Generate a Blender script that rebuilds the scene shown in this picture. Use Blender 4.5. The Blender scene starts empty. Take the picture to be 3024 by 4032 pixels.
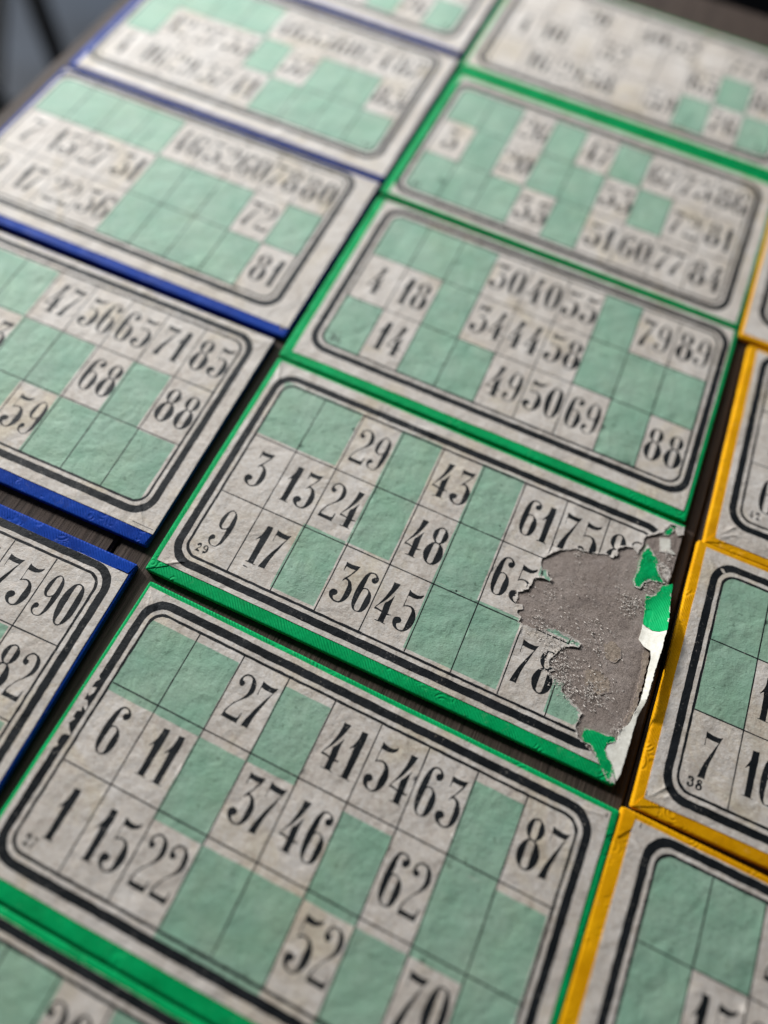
import bpy, bmesh, math, random
import numpy as np
from mathutils import Matrix, Vector, noise
from mathutils.geometry import delaunay_2d_cdt

sc = bpy.context.scene
col = sc.collection
random.seed(7)
U = 0.02            # one printed cell of a lotto card, metres
T = 0.0024          # thickness of a card
CW, CH = 10.16, 5.908

# ------------------------------------------------------------------ camera
Rm = Matrix(((0.91131443, -0.40715529, -0.0610785),
             (0.39574923, 0.82538225, 0.40264958),
             (-0.1135278, -0.39111214, 0.91331415)))
Cc = (5.61810038, 8.41705536, -13.56519628)
cam_d = bpy.data.cameras.new('camera')
cam = bpy.data.objects.new('camera', cam_d)
col.objects.link(cam)
ax = [Vector(Rm[0]), -Vector(Rm[1]), -Vector(Rm[2])]
ax = [Vector((a.x, -a.y, -a.z)) for a in ax]
M = Matrix(((ax[0].x, ax[1].x, ax[2].x, Cc[0] * U),
            (ax[0].y, ax[1].y, ax[2].y, -Cc[1] * U),
            (ax[0].z, ax[1].z, ax[2].z, -Cc[2] * U + T),
            (0, 0, 0, 1)))
cam.matrix_world = M
cam_d.sensor_width = 36.0
cam_d.lens = 2682.24 / 4032 * 36
cam_d.clip_start = 0.01
cam_d.clip_end = 50
cam_d.dof.use_dof = True
cam_d.dof.focus_distance = 13.85 * U
cam_d.dof.aperture_fstop = 1.8
sc.camera = cam

# ------------------------------------------------------------------ light
sc.view_settings.view_transform = 'Standard'
sc.view_settings.look = 'None'
sc.view_settings.gamma = 1
sc.view_settings.exposure = 0.03
sc.cycles.use_denoising = True
sc.cycles.max_bounces = 6
world = bpy.data.worlds.new('World')
sc.world = world
world.use_nodes = True
bg = world.node_tree.nodes['Background']
bg.inputs[0].default_value = (0.80, 0.88, 1.0, 1)
bg.inputs[1].default_value = 0.035


def area(name, loc, target, size, size_y, power, color):
    l = bpy.data.lights.new(name, 'AREA')
    l.shape = 'RECTANGLE'
    l.size, l.size_y = size, size_y
    l.energy = power
    l.color = color
    o = bpy.data.objects.new(name, l)
    col.objects.link(o)
    o.location = loc
    d = Vector(target) - Vector(loc)
    o.rotation_euler = d.to_track_quat('-Z', 'Y').to_euler()
    return o


EL = math.radians(20)
tg = Vector((0.12, -0.04, 0))
kd = Vector((-0.92 * math.cos(EL), 0.40 * math.cos(EL), math.sin(EL)))
area('key_window_light', tg + kd * 3.2, tg, 0.30, 0.30, 132, (1.0, 0.985, 0.96))
area('back_window_light', (-0.50, 0.74, 0.42), (0.1, 0.12, 0), 0.8, 0.5, 10.4, (0.90, 0.955, 1.0))


# ------------------------------------------------------------------ helpers
def tag(o, label=None, cat=None, group=None, kind=None):
    if label: o['label'] = label
    if cat: o['category'] = cat
    if group: o['group'] = group
    if kind: o['kind'] = kind
    return o


def mesh_obj(name, verts, faces, mats, parent=None, midx=None, smooth=False):
    me = bpy.data.meshes.new(name)
    me.from_pydata([tuple(v) for v in verts], [], [tuple(f) for f in faces])
    for m in (mats if isinstance(mats, (list, tuple)) else [mats]):
        me.materials.append(m)
    if midx is not None:
        me.polygons.foreach_set('material_index', list(midx))
    if smooth:
        me.polygons.foreach_set('use_smooth', [True] * len(me.polygons))
    me.update()
    o = bpy.data.objects.new(name, me)
    col.objects.link(o)
    if parent: o.parent = parent
    return o


def empty(name, loc, rz=0):
    e = bpy.data.objects.new(name, None)
    e.empty_display_size = 0.02
    col.objects.link(e)
    e.location = loc
    e.rotation_euler = (0, 0, rz)
    return e


def box_bm(bm, x0, x1, y0, y1, z0, z1, bevel=0.0, seg=2):
    r = bmesh.ops.create_cube(bm, size=1)
    for v in r['verts']:
        v.co = Vector((x0 + (v.co.x + .5) * (x1 - x0), y0 + (v.co.y + .5) * (y1 - y0), z0 + (v.co.z + .5) * (z1 - z0)))
    if bevel:
        es = list({e for v in r['verts'] for e in v.link_edges})
        bmesh.ops.bevel(bm, geom=es, offset=bevel, segments=seg, affect='EDGES', clamp_overlap=True)


def bm_obj(name, bm, mat, parent=None, smooth=False):
    me = bpy.data.meshes.new(name)
    bm.to_mesh(me); bm.free()
    me.materials.append(mat)
    if smooth: me.polygons.foreach_set('use_smooth', [True] * len(me.polygons))
    o = bpy.data.objects.new(name, me)
    col.objects.link(o)
    if parent: o.parent = parent
    return o


# ------------------------------------------------------------------ materials
class NT:
    def __init__(s, name):
        s.m = bpy.data.materials.new(name)
        s.m.use_nodes = True
        s.t = s.m.node_tree
        s.t.nodes.clear()
        s.out = s.n('ShaderNodeOutputMaterial')
        s.b = s.n('ShaderNodeBsdfPrincipled')
        s.l(s.b.outputs[0], s.out.inputs[0])
        s.pos = s.n('ShaderNodeNewGeometry').outputs['Position']

    def n(s, t, **k):
        x = s.t.nodes.new(t)
        for a, b in k.items(): setattr(x, a, b)
        return x

    def l(s, a, b): s.t.links.new(a, b)

    def noise(s, scale, detail=3, rough=.5, vec=None, dist=0.0):
        x = s.n('ShaderNodeTexNoise')
        x.inputs['Scale'].default_value = scale
        x.inputs['Detail'].default_value = detail
        x.inputs['Roughness'].default_value = rough
        x.inputs['Distortion'].default_value = dist
        s.l(vec or s.pos, x.inputs['Vector'])
        return x.outputs['Fac']

    def ramp(s, f, a, b, ca=(0, 0, 0, 1), cb=(1, 1, 1, 1)):
        x = s.n('ShaderNodeValToRGB')
        x.color_ramp.elements[0].position = a
        x.color_ramp.elements[1].position = b
        x.color_ramp.elements[0].color = ca
        x.color_ramp.elements[1].color = cb
        s.l(f, x.inputs[0])
        return x.outputs[0]

    def mix(s, f, a, b, mode='MIX'):
        x = s.n('ShaderNodeMix', data_type='RGBA', blend_type=mode)
        for sock, v in ((x.inputs[0], f), (x.inputs[6], a), (x.inputs[7], b)):
            if isinstance(v, (int, float)): sock.default_value = v
            elif isinstance(v, tuple): sock.default_value = v if len(v) == 4 else v + (1,)
            else: s.l(v, sock)
        return x.outputs[2]

    def math(s, op, a, b=0.0):
        x = s.n('ShaderNodeMath', operation=op)
        for sock, v in ((x.inputs[0], a), (x.inputs[1], b)):
            if isinstance(v, (int, float)): sock.default_value = v
            else: s.l(v, sock)
        return x.outputs[0]

    def scaled(s, v):
        x = s.n('ShaderNodeMapping')
        x.inputs['Scale'].default_value = v
        s.l(s.pos, x.inputs['Vector'])
        return x.outputs[0]

    def bump(s, h, dist, strength=1.0, prev=None):
        x = s.n('ShaderNodeBump')
        x.inputs['Strength'].default_value = strength
        x.inputs['Distance'].default_value = dist
        s.l(h, x.inputs['Height'])
        if prev is not None: s.l(prev, x.inputs['Normal'])
        return x.outputs[0]

    def fin(s, color, rough, normal=None, spec=.4):
        if isinstance(color, tuple): s.b.inputs['Base Color'].default_value = color + (1,)
        else: s.l(color, s.b.inputs['Base Color'])
        if isinstance(rough, (int, float)): s.b.inputs['Roughness'].default_value = rough
        else: s.l(rough, s.b.inputs['Roughness'])
        s.b.inputs['Specular IOR Level'].default_value = spec
        if normal is not None: s.l(normal, s.b.inputs['Normal'])
        return s.m


def paper_parts(k, tint=(1, 1, 1), pale=0.0):
    """colour and relief of the old printed paper"""
    base = k.mix(k.ramp(k.noise(45, 4, .6), .3, .7), (.545, .488, .435), (.675, .625, .58))
    base = k.mix(k.math('MULTIPLY', k.ramp(k.noise(30, 4, .65, dist=.8), .53, .68), .6), base, (.56, .47, .33))
    base = k.mix(k.math('MULTIPLY', k.ramp(k.noise(75, 4, .65, dist=1.0), .56, .70), .45), base, (.44, .38, .32))
    fib = k.noise(1500, 3, .7)
    fibs = k.noise(1, 4, .6, vec=k.scaled((500, 1500, 900)), dist=1.5)
    base = k.mix(.6, base, k.mix(k.ramp(k.noise(650, 4, .8), .32, .68), (.36, .35, .34), (.66, .66, .66)), 'OVERLAY')
    base = k.mix(.4, base, k.mix(k.ramp(fibs, .32, .68), (.36, .34, .32), (.68, .68, .68)), 'OVERLAY')
    base = k.mix(k.math('MULTIPLY', k.ramp(k.noise(420, 2, .5), .66, .74), .38), base, (.30, .25, .19))
    base = k.mix(k.math('MULTIPLY', k.ramp(k.noise(150, 3, .6), .62, .72), .22), base, (.40, .34, .26))
    wr = k.n('ShaderNodeTexNoise', noise_type='RIDGED_MULTIFRACTAL')
    wr.inputs['Scale'].default_value = 62
    wr.inputs['Detail'].default_value = 3
    wr.inputs['Distortion'].default_value = .5
    k.l(k.pos, wr.inputs['Vector'])
    n1 = k.bump(k.math('MULTIPLY', wr.outputs['Fac'], k.ramp(k.noise(22, 2), .40, .60)), .0006)
    n1 = k.bump(k.noise(80, 2, .5, dist=.6), .00065, 1, n1)
    n2 = k.bump(k.noise(170, 3, .55), .00045, 1, n1)
    n3 = k.bump(k.math('ADD', fib, fibs), .00011, 1, n2)
    return base, fib, n3


def mat_paper():
    k = NT('old_paper')
    b, f, n = paper_parts(k)
    return k.fin(b, .62, n, .30)


def mat_green():
    k = NT('green_print')
    b, f, n = paper_parts(k)
    g = k.mix(k.ramp(k.noise(35, 4, .6), .3, .7), (.145, .36, .245), (.225, .45, .305))
    c = k.mix(k.ramp(k.noise(55, 4, .65), .3, .75, (.86, .86, .86, 1), (.70, .70, .70, 1)), b, g)
    c = k.mix(.35, c, k.mix(k.ramp(f, .3, .7), (.38, .38, .38), (.62, .62, .62)), 'OVERLAY')
    c = k.mix(k.math('MULTIPLY', k.ramp(k.noise(420, 2, .5), .66, .72), .5), c, (.10, .15, .11))
    return k.fin(c, .62, n, .30)


def mat_black():
    k = NT('black_print')
    b, f, n = paper_parts(k)
    sp = k.ramp(k.noise(900, 3, .75), .60, .70)
    sp2 = k.math('MULTIPLY', sp, k.ramp(k.noise(90, 3, .6), .46, .62))
    ink = k.mix(k.ramp(k.noise(60, 3), .35, .65), (.006, .008, .010), (.013, .015, .018))
    c = k.mix(k.math('MULTIPLY', sp2, .42), ink, b)
    return k.fin(c, .6, n, .2)


def mat_tape(name, ca, cb):
    k = NT(name)
    c = k.mix(k.ramp(k.noise(70, 4, .6), .3, .7), ca, cb)
    c = k.mix(k.math('MULTIPLY', k.ramp(k.noise(700, 3, .7), .62, .75), .25), c, tuple(min(1, v * 1.5 + .06) for v in cb))
    c = k.mix(k.math('MULTIPLY', k.ramp(k.noise(160, 3, .6), .62, .72), .35), c, tuple(v * .45 + .01 for v in ca))
    c = k.mix(k.math('MULTIPLY', k.ramp(k.noise(240, 5, .75, dist=.8), .60, .70), .30), c, tuple(min(1, v * .7 + .22) for v in cb))
    # embossed leaf-and-ripple grain of the cloth paper
    vor = k.n('ShaderNodeTexVoronoi')
    vor.inputs['Scale'].default_value = 150
    k.l(k.pos, vor.inputs['Vector'])
    ring = k.math('MULTIPLY', k.math('SINE', k.math('MULTIPLY', vor.outputs['Distance'], 30.0), 0), .5)
    wv = k.n('ShaderNodeTexWave', wave_type='BANDS', bands_direction='DIAGONAL')
    wv.inputs['Scale'].default_value = 420
    wv.inputs['Distortion'].default_value = 5
    wv.inputs['Detail'].default_value = 1
    wv.inputs['Detail Scale'].default_value = .35
    k.l(k.pos, wv.inputs['Vector'])
    sel = k.ramp(k.noise(110, 2), .38, .42)
    h = k.mix(sel, ring, wv.outputs['Color'])
    n1 = k.bump(k.mix(k.ramp(k.noise(130, 3, .6), .24, .42), (.5, .5, .5), h), .00016, .9)
    n2 = k.bump(k.noise(600, 3, .6), .00012, 1, n1)
    n3 = k.bump(k.noise(90, 2, .5), .0004, 1, n2)
    return k.fin(c, k.mix(k.ramp(k.noise(120, 3), .3, .7), (.50, .50, .50), (.68, .68, .68)), n3, .09)


def mat_core():
    k = NT('grey_board')
    f = k.mix(.5, k.noise(1300, 4, .75), k.noise(1, 4, .7, vec=k.scaled((700, 1500, 900)), dist=2.5))
    c = k.mix(k.ramp(f, .36, .64), (.165, .130, .110), (.43, .355, .315))
    c = k.mix(k.math('MULTIPLY', k.ramp(k.noise(180, 4, .7), .50, .68), .3), c, (.42, .36, .34))
    c = k.mix(k.math('MULTIPLY', k.ramp(k.noise(48, 4, .7, dist=1.0), .50, .58), .25), c, (.46, .39, .35))
    c = k.mix(k.math('MULTIPLY', k.ramp(k.noise(70, 4, .7, dist=1.0), .56, .66), .35), c, (.13, .105, .10))
    c = k.mix(k.math('MULTIPLY', k.ramp(k.noise(260, 3, .65), .70, .76), .7), c, (.06, .045, .04))
    c = k.mix(k.math('MULTIPLY', k.ramp(k.noise(330, 4, .7), .66, .72), .7), c, (.68, .62, .58))
    n1 = k.bump(k.noise(300, 4, .7), .00025)
    n2 = k.bump(f, .00030, 1, n1)
    return k.fin(c, .9, n2, .15)


def mat_plain(name, ca, cb, scale=400, bump=.0002, rough=.8, spec=.3):
    k = NT(name)
    f = k.noise(scale, 4, .7)
    c = k.mix(k.ramp(f, .3, .7), ca, cb)
    return k.fin(c, rough, k.bump(f, bump), spec)


def mat_wood():
    k = NT('dark_weathered_wood')
    v = k.scaled((900, 22, 300))
    g = k.noise(1, 5, .65, vec=v, dist=.35)
    g2 = k.noise(1, 4, .6, vec=k.scaled((210, 7, 80)), dist=.6)
    c = k.mix(k.ramp(g, .25, .75), (.012, .009, .007), (.100, .072, .058))
    c = k.mix(k.ramp(g2, .35, .65), c, k.mix(.5, c, (.085, .060, .048)))
    c = k.mix(k.math('MULTIPLY', k.ramp(g, .30, .40, (1, 1, 1, 1), (0, 0, 0, 1)), .7), c, (.010, .008, .007))
    n1 = k.bump(g2, .0006)
    n2 = k.bump(g, .00055, 1, n1)
    return k.fin(c, .72, n2, .15)


MP, MG, MK = mat_paper(), mat_green(), mat_black()
TGREEN = mat_tape('green_binding', (.0, .31, .085), (.001, .43, .13))
TBLUE = mat_tape('blue_binding', (.001, .034, .27), (.003, .055, .38))
TYELL = mat_tape('yellow_binding', (.66, .29, .001), (.86, .42, .003))
MCORE = mat_core()
MFIB = mat_plain('torn_fibres', (.42, .37, .33), (.78, .72, .66), 900, .0003, .9, .15)
MPLY = mat_plain('tan_ply', (.24, .185, .145), (.50, .41, .33), 900, .0003, .9, .15)
MCREAM = mat_plain('cream_backing', (.66, .63, .55), (.84, .82, .74), 500, .00018, .8, .25)
MWOOD = mat_wood()
MMETAL = mat_plain('black_metal', (.010, .010, .011), (.018, .018, .020), 60, .0001, .5, .4)


def mat_floor():
    k = NT('blue_grey_stone')
    c = k.mix(k.ramp(k.noise(2.2, 4, .6), .35, .65), (.012, .016, .024), (.045, .062, .090))
    c = k.mix(k.math('MULTIPLY', k.ramp(k.noise(40, 4, .7), .3, .7), .3), c, (.06, .07, .085))
    return k.fin(c, .7, k.bump(k.noise(30, 4), .003), .3)


# ------------------------------------------------------------------ 2D shapes
GLYPHS = {
  '2': [[(0.005,0.006),(0.013,0.119),(0.037,0.183),(0.097,0.3),(0.167,0.378),(0.213,0.445),(0.249,0.533),(0.257,0.634),(0.239,0.733),(0.212,0.8),(0.16,0.829),(0.101,0.822),(0.057,0.783),(0.044,0.745),(0.054,0.714),(0.099,0.709),(0.125,0.677),(0.114,0.627),(0.076,0.608),(0.031,0.622),(0.001,0.67),(0,0.723),(0.019,0.782),(0.064,0.836),(0.123,0.86),(0.204,0.85),(0.262,0.825),(0.321,0.764),(0.351,0.68),(0.353,0.592),(0.319,0.514),(0.261,0.441),(0.186,0.37),(0.122,0.294),(0.072,0.204),(0.039,0.097),(0.075,0.084),(0.273,0.085),(0.31,0.103),(0.317,0.154),(0.324,0.205),(0.341,0.2),(0.343,0.097),(0.338,0)]],
  '9': [[(0.144,0.884),(0.091,0.831),(0.048,0.739),(0.027,0.631),(0.029,0.534),(0.061,0.454),(0.111,0.412),(0.166,0.408),(0.211,0.426),(0.244,0.445),(0.251,0.371),(0.252,0.268),(0.25,0.154),(0.228,0.053),(0.183,0.019),(0.121,0.023),(0.067,0.066),(0.059,0.1),(0.072,0.13),(0.108,0.15),(0.123,0.183),(0.109,0.224),(0.066,0.242),(0.021,0.225),(0,0.171),(0.004,0.104),(0.04,0.044),(0.096,0.011),(0.161,0),(0.222,0.016),(0.269,0.061),(0.318,0.153),(0.345,0.296),(0.36,0.45),(0.355,0.597),(0.339,0.721),(0.3,0.809),(0.239,0.868),(0.187,0.891)], [(0.151,0.851),(0.123,0.802),(0.118,0.719),(0.113,0.593),(0.111,0.487),(0.14,0.44),(0.183,0.438),(0.223,0.467),(0.249,0.51),(0.255,0.601),(0.25,0.731),(0.243,0.816),(0.208,0.861),(0.176,0.864)]],
  '1': [[(0.09,0.892),(0.219,0.907),(0.227,0.74),(0.221,0.542),(0.216,0.372),(0.214,0.229),(0.211,0.088),(0.21,0.018),(0.261,0.017),(0.259,0),(0.036,0.003),(0.032,0.018),(0.082,0.02),(0.086,0.144),(0.084,0.293),(0.083,0.442),(0.075,0.574),(0.012,0.514),(0,0.521),(0.062,0.644),(0.088,0.759)]],
  '7': [[(0,0.909),(0.076,0.886),(0.195,0.874),(0.279,0.88),(0.336,0.909),(0.287,0.773),(0.261,0.685),(0.231,0.545),(0.194,0.403),(0.167,0.274),(0.151,0.127),(0.146,0.011),(0.071,0.012),(0.003,0),(0.024,0.1),(0.059,0.24),(0.111,0.397),(0.181,0.564),(0.225,0.677),(0.27,0.774),(0.153,0.769),(0.033,0.784),(0.02,0.757),(0.027,0.629),(0.011,0.634),(0.007,0.819)]],
  '3': [[(0.059,0.925),(0.123,0.911),(0.215,0.912),(0.302,0.924),(0.369,0.94),(0.348,0.87),(0.327,0.793),(0.278,0.703),(0.22,0.587),(0.286,0.567),(0.338,0.525),(0.38,0.464),(0.411,0.391),(0.419,0.3),(0.407,0.194),(0.375,0.114),(0.332,0.058),(0.277,0.015),(0.208,0),(0.131,0.014),(0.063,0.054),(0.017,0.105),(0,0.169),(0.021,0.226),(0.063,0.256),(0.117,0.26),(0.165,0.225),(0.171,0.177),(0.147,0.14),(0.114,0.121),(0.117,0.087),(0.148,0.051),(0.199,0.032),(0.245,0.039),(0.282,0.078),(0.296,0.135),(0.296,0.221),(0.297,0.337),(0.291,0.437),(0.272,0.508),(0.234,0.542),(0.187,0.538),(0.155,0.487),(0.142,0.491),(0.164,0.569),(0.212,0.634),(0.256,0.724),(0.302,0.825),(0.261,0.814),(0.17,0.812),(0.097,0.816),(0.087,0.717),(0.072,0.714),(0.064,0.856)]],
  '4': [[(0.162,0.878),(0.22,0.877),(0.305,0.882),(0.276,0.76),(0.221,0.599),(0.146,0.437),(0.078,0.342),(0.03,0.253),(0.082,0.25),(0.175,0.233),(0.161,0.401),(0.208,0.459),(0.258,0.546),(0.29,0.624),(0.295,0.595),(0.289,0.49),(0.296,0.352),(0.301,0.223),(0.383,0.231),(0.38,0.212),(0.296,0.185),(0.297,0.082),(0.302,0.019),(0.347,0.014),(0.342,0),(0.245,0.004),(0.109,0.004),(0.107,0.019),(0.17,0.022),(0.175,0.101),(0.175,0.201),(0.09,0.215),(0,0.208),(0.007,0.242),(0.046,0.335),(0.093,0.443),(0.128,0.563),(0.155,0.687),(0.164,0.803)]],
  '8': [[(0.151,0.915),(0.094,0.876),(0.055,0.814),(0.037,0.734),(0.047,0.659),(0.08,0.596),(0.12,0.553),(0.141,0.535),(0.091,0.5),(0.048,0.432),(0.012,0.346),(0,0.239),(0.026,0.144),(0.07,0.072),(0.135,0.019),(0.207,0),(0.272,0.012),(0.333,0.052),(0.383,0.121),(0.416,0.213),(0.417,0.314),(0.386,0.407),(0.343,0.479),(0.269,0.538),(0.33,0.598),(0.362,0.66),(0.375,0.745),(0.351,0.82),(0.309,0.88),(0.258,0.919),(0.209,0.931)], [(0.181,0.894),(0.149,0.867),(0.141,0.815),(0.143,0.705),(0.145,0.596),(0.176,0.556),(0.222,0.547),(0.254,0.574),(0.258,0.634),(0.257,0.76),(0.256,0.87),(0.227,0.904)], [(0.166,0.508),(0.143,0.47),(0.142,0.376),(0.14,0.244),(0.142,0.122),(0.148,0.064),(0.179,0.032),(0.229,0.03),(0.262,0.072),(0.266,0.181),(0.266,0.319),(0.268,0.436),(0.261,0.495),(0.218,0.521)]],
  '5': [[(0.075,0.935),(0.122,0.906),(0.193,0.888),(0.258,0.882),(0.309,0.892),(0.358,0.922),(0.388,0.951),(0.395,0.918),(0.376,0.865),(0.331,0.822),(0.268,0.793),(0.194,0.787),(0.098,0.793),(0.095,0.697),(0.098,0.562),(0.142,0.586),(0.211,0.604),(0.279,0.589),(0.339,0.546),(0.388,0.469),(0.42,0.371),(0.42,0.259),(0.394,0.162),(0.348,0.079),(0.301,0.032),(0.245,0.003),(0.179,0),(0.102,0.02),(0.043,0.062),(0.009,0.123),(0,0.189),(0.023,0.246),(0.072,0.276),(0.126,0.276),(0.169,0.24),(0.173,0.2),(0.145,0.155),(0.107,0.134),(0.108,0.099),(0.134,0.056),(0.18,0.028),(0.234,0.029),(0.27,0.07),(0.279,0.13),(0.278,0.256),(0.287,0.394),(0.286,0.493),(0.26,0.545),(0.211,0.572),(0.154,0.559),(0.108,0.538),(0.075,0.512),(0.081,0.633),(0.079,0.798),(0.078,0.864)]],
  '0': [[(0.16,0.909),(0.091,0.859),(0.048,0.771),(0.013,0.649),(0,0.506),(0.005,0.373),(0.031,0.242),(0.067,0.132),(0.104,0.06),(0.153,0.016),(0.217,0),(0.27,0.023),(0.325,0.077),(0.364,0.167),(0.396,0.292),(0.401,0.458),(0.393,0.612),(0.372,0.739),(0.328,0.842),(0.281,0.89),(0.222,0.91)], [(0.184,0.885),(0.149,0.854),(0.142,0.782),(0.141,0.667),(0.146,0.518),(0.146,0.368),(0.152,0.222),(0.152,0.096),(0.175,0.04),(0.223,0.025),(0.257,0.054),(0.266,0.132),(0.272,0.26),(0.269,0.415),(0.266,0.571),(0.264,0.714),(0.263,0.836),(0.239,0.871)]],
  '6': [[(0.128,0.879),(0.08,0.827),(0.04,0.733),(0.015,0.598),(0,0.435),(0.005,0.299),(0.017,0.184),(0.049,0.095),(0.094,0.028),(0.153,0.001),(0.218,0),(0.281,0.022),(0.333,0.079),(0.364,0.173),(0.377,0.283),(0.361,0.38),(0.326,0.452),(0.273,0.5),(0.213,0.529),(0.163,0.525),(0.125,0.511),(0.13,0.579),(0.129,0.685),(0.13,0.768),(0.143,0.836),(0.177,0.864),(0.227,0.865),(0.265,0.841),(0.279,0.811),(0.243,0.798),(0.211,0.765),(0.216,0.719),(0.246,0.684),(0.291,0.68),(0.332,0.708),(0.354,0.76),(0.343,0.813),(0.308,0.853),(0.256,0.887),(0.195,0.895)], [(0.159,0.495),(0.133,0.466),(0.126,0.405),(0.12,0.298),(0.117,0.184),(0.121,0.073),(0.152,0.024),(0.197,0.018),(0.233,0.039),(0.247,0.101),(0.245,0.228),(0.251,0.336),(0.259,0.437),(0.242,0.486),(0.199,0.506)]],
  's2': [[(0.005,0),(0.031,0.056),(0.053,0.093),(0.075,0.111),(0.07,0.131),(0.055,0.139),(0.036,0.122),(0.036,0.109),(0.009,0.117),(0,0.139),(0.015,0.17),(0.042,0.186),(0.072,0.178),(0.086,0.154),(0.089,0.117),(0.074,0.087),(0.052,0.069),(0.058,0.046),(0.093,0.036),(0.1,0.013),(0.09,0.004),(0.059,0.008)]],
  's9': [[(0.034,0.204),(0.009,0.185),(0,0.15),(0.013,0.122),(0.045,0.103),(0.081,0.098),(0.09,0.083),(0.076,0.069),(0.062,0.068),(0.04,0.069),(0.029,0.05),(0.041,0.03),(0.046,0),(0.063,0.017),(0.098,0.032),(0.119,0.063),(0.13,0.095),(0.128,0.124),(0.116,0.163),(0.092,0.198),(0.066,0.212)], [(0.046,0.183),(0.033,0.162),(0.034,0.136),(0.052,0.118),(0.079,0.12),(0.087,0.15),(0.079,0.176),(0.062,0.187)]],
  's3': [[(0.025,0.183),(0.01,0.16),(0.011,0.136),(0.034,0.129),(0.051,0.128),(0.053,0.154),(0.069,0.161),(0.078,0.14),(0.055,0.113),(0.078,0.102),(0.089,0.074),(0.084,0.039),(0.062,0.025),(0.05,0.04),(0.047,0.072),(0.024,0.079),(0,0.056),(0.011,0.011),(0.043,0),(0.084,0.005),(0.119,0.033),(0.127,0.074),(0.111,0.108),(0.121,0.155),(0.093,0.184),(0.062,0.191)]],
  's8': [[(0.046,0.193),(0.017,0.168),(0.012,0.137),(0.026,0.11),(0.003,0.083),(0,0.04),(0.025,0.006),(0.068,0),(0.11,0.022),(0.126,0.062),(0.113,0.102),(0.092,0.118),(0.11,0.151),(0.104,0.181),(0.079,0.195)], [(0.06,0.166),(0.052,0.146),(0.067,0.136),(0.082,0.146),(0.077,0.165)], [(0.054,0.082),(0.038,0.057),(0.044,0.031),(0.071,0.026),(0.087,0.049),(0.08,0.079)]],
}

def smooth_loop(pts, n=2, ang=50):
    p = np.array(pts, float); N = len(p); out = []
    cr = []
    for i in range(N):
        a = p[i] - p[i - 1]; b = p[(i + 1) % N] - p[i]
        c = a.dot(b) / (np.linalg.norm(a) * np.linalg.norm(b) + 1e-12)
        cr.append(math.degrees(math.acos(max(-1, min(1, c)))) > ang)
    for i in range(N):
        a, b = p[i], p[(i + 1) % N]
        m1 = (b - p[i - 1]) / 2 if not cr[i] else b - a
        m2 = (p[(i + 2) % N] - a) / 2 if not cr[(i + 1) % N] else b - a
        L = np.linalg.norm(b - a)
        for m in (m1, m2):
            l = np.linalg.norm(m)
            if l > L * 1.2: m *= L * 1.2 / l
        for q in range(n):
            t = q / n
            out.append((2*t**3-3*t**2+1)*a + (t**3-2*t**2+t)*m1 + (-2*t**3+3*t**2)*b + (t**3-t**2)*m2)
    return np.array(out)


GL = {g: [smooth_loop(l) for l in ls] for g, ls in GLYPHS.items()}
HS = {g: max(l[:, 1].max() for l in ls) for g, ls in GL.items()}
for g in GL:
    k = (.915 if len(g) == 1 else .205) / HS[g]
    GL[g] = [l * np.array([1 if len(g) == 1 else k, k]) for l in GL[g]]
WD = {g: max(l[:, 0].max() for l in ls) for g, ls in GL.items()}
for d in '01245679':                    # the little serial numbers that have no tracing of their own
    if 's' + d not in GL:
        GL['s' + d] = [l * np.array([.30, .213]) for l in GL[d]]
        WD['s' + d] = WD[d] * .30


def rrect(x0, y0, x1, y1, r, n=7):
    out = []
    for cx, cy, a0 in ((x1 - r, y0 + r, -90), (x1 - r, y1 - r, 0), (x0 + r, y1 - r, 90), (x0 + r, y0 + r, 180)):
        for i in range(n + 1):
            a = math.radians(a0 + 90 * i / n)
            out.append((cx + r * math.cos(a), cy + r * math.sin(a)))
    return out


def rough(pts, step, amp, rnd, closed=True):
    out = []
    N = len(pts)
    for i in range(N if closed else N - 1):
        a = np.array(pts[i]); b = np.array(pts[(i + 1) % N])
        L = np.linalg.norm(b - a)
        m = max(1, int(L / step))
        for q in range(m):
            p = a + (b - a) * q / m
            out.append(p + np.array([rnd.uniform(-amp, amp), rnd.uniform(-amp, amp)]))
    if not closed: out.append(np.array(pts[-1]))
    return np.array(out)


def inside(P, loop):
    """even-odd test of many points against one loop"""
    x, y = P[:, 0], P[:, 1]
    c = np.zeros(len(P), bool)
    lo, hi = loop.min(0), loop.max(0)
    m = (x >= lo[0]) & (x <= hi[0]) & (y >= lo[1]) & (y <= hi[1])
    if not m.any(): return c
    xs, ys = x[m], y[m]
    cc = np.zeros(len(xs), bool)
    a = loop; b = np.roll(loop, -1, 0)
    for (x1, y1), (x2, y2) in zip(a, b):
        if y1 == y2: continue
        k = ((y1 > ys) != (y2 > ys))
        if k.any():
            cc[k] ^= xs[k] < (x2 - x1) * (ys[k] - y1) / (y2 - y1) + x1
    c[m] = cc
    return c


def seg_dist(P, poly, closed=True):
    d = np.full(len(P), 1e9)
    a = poly; b = np.roll(poly, -1, 0)
    rng = range(len(a) if closed else len(a) - 1)
    for i in rng:
        v = b[i] - a[i]
        t = np.clip(((P - a[i]) @ v) / (v @ v + 1e-12), 0, 1)
        d = np.minimum(d, np.hypot(*(P - a[i] - t[:, None] * v).T))
    return d


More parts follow.
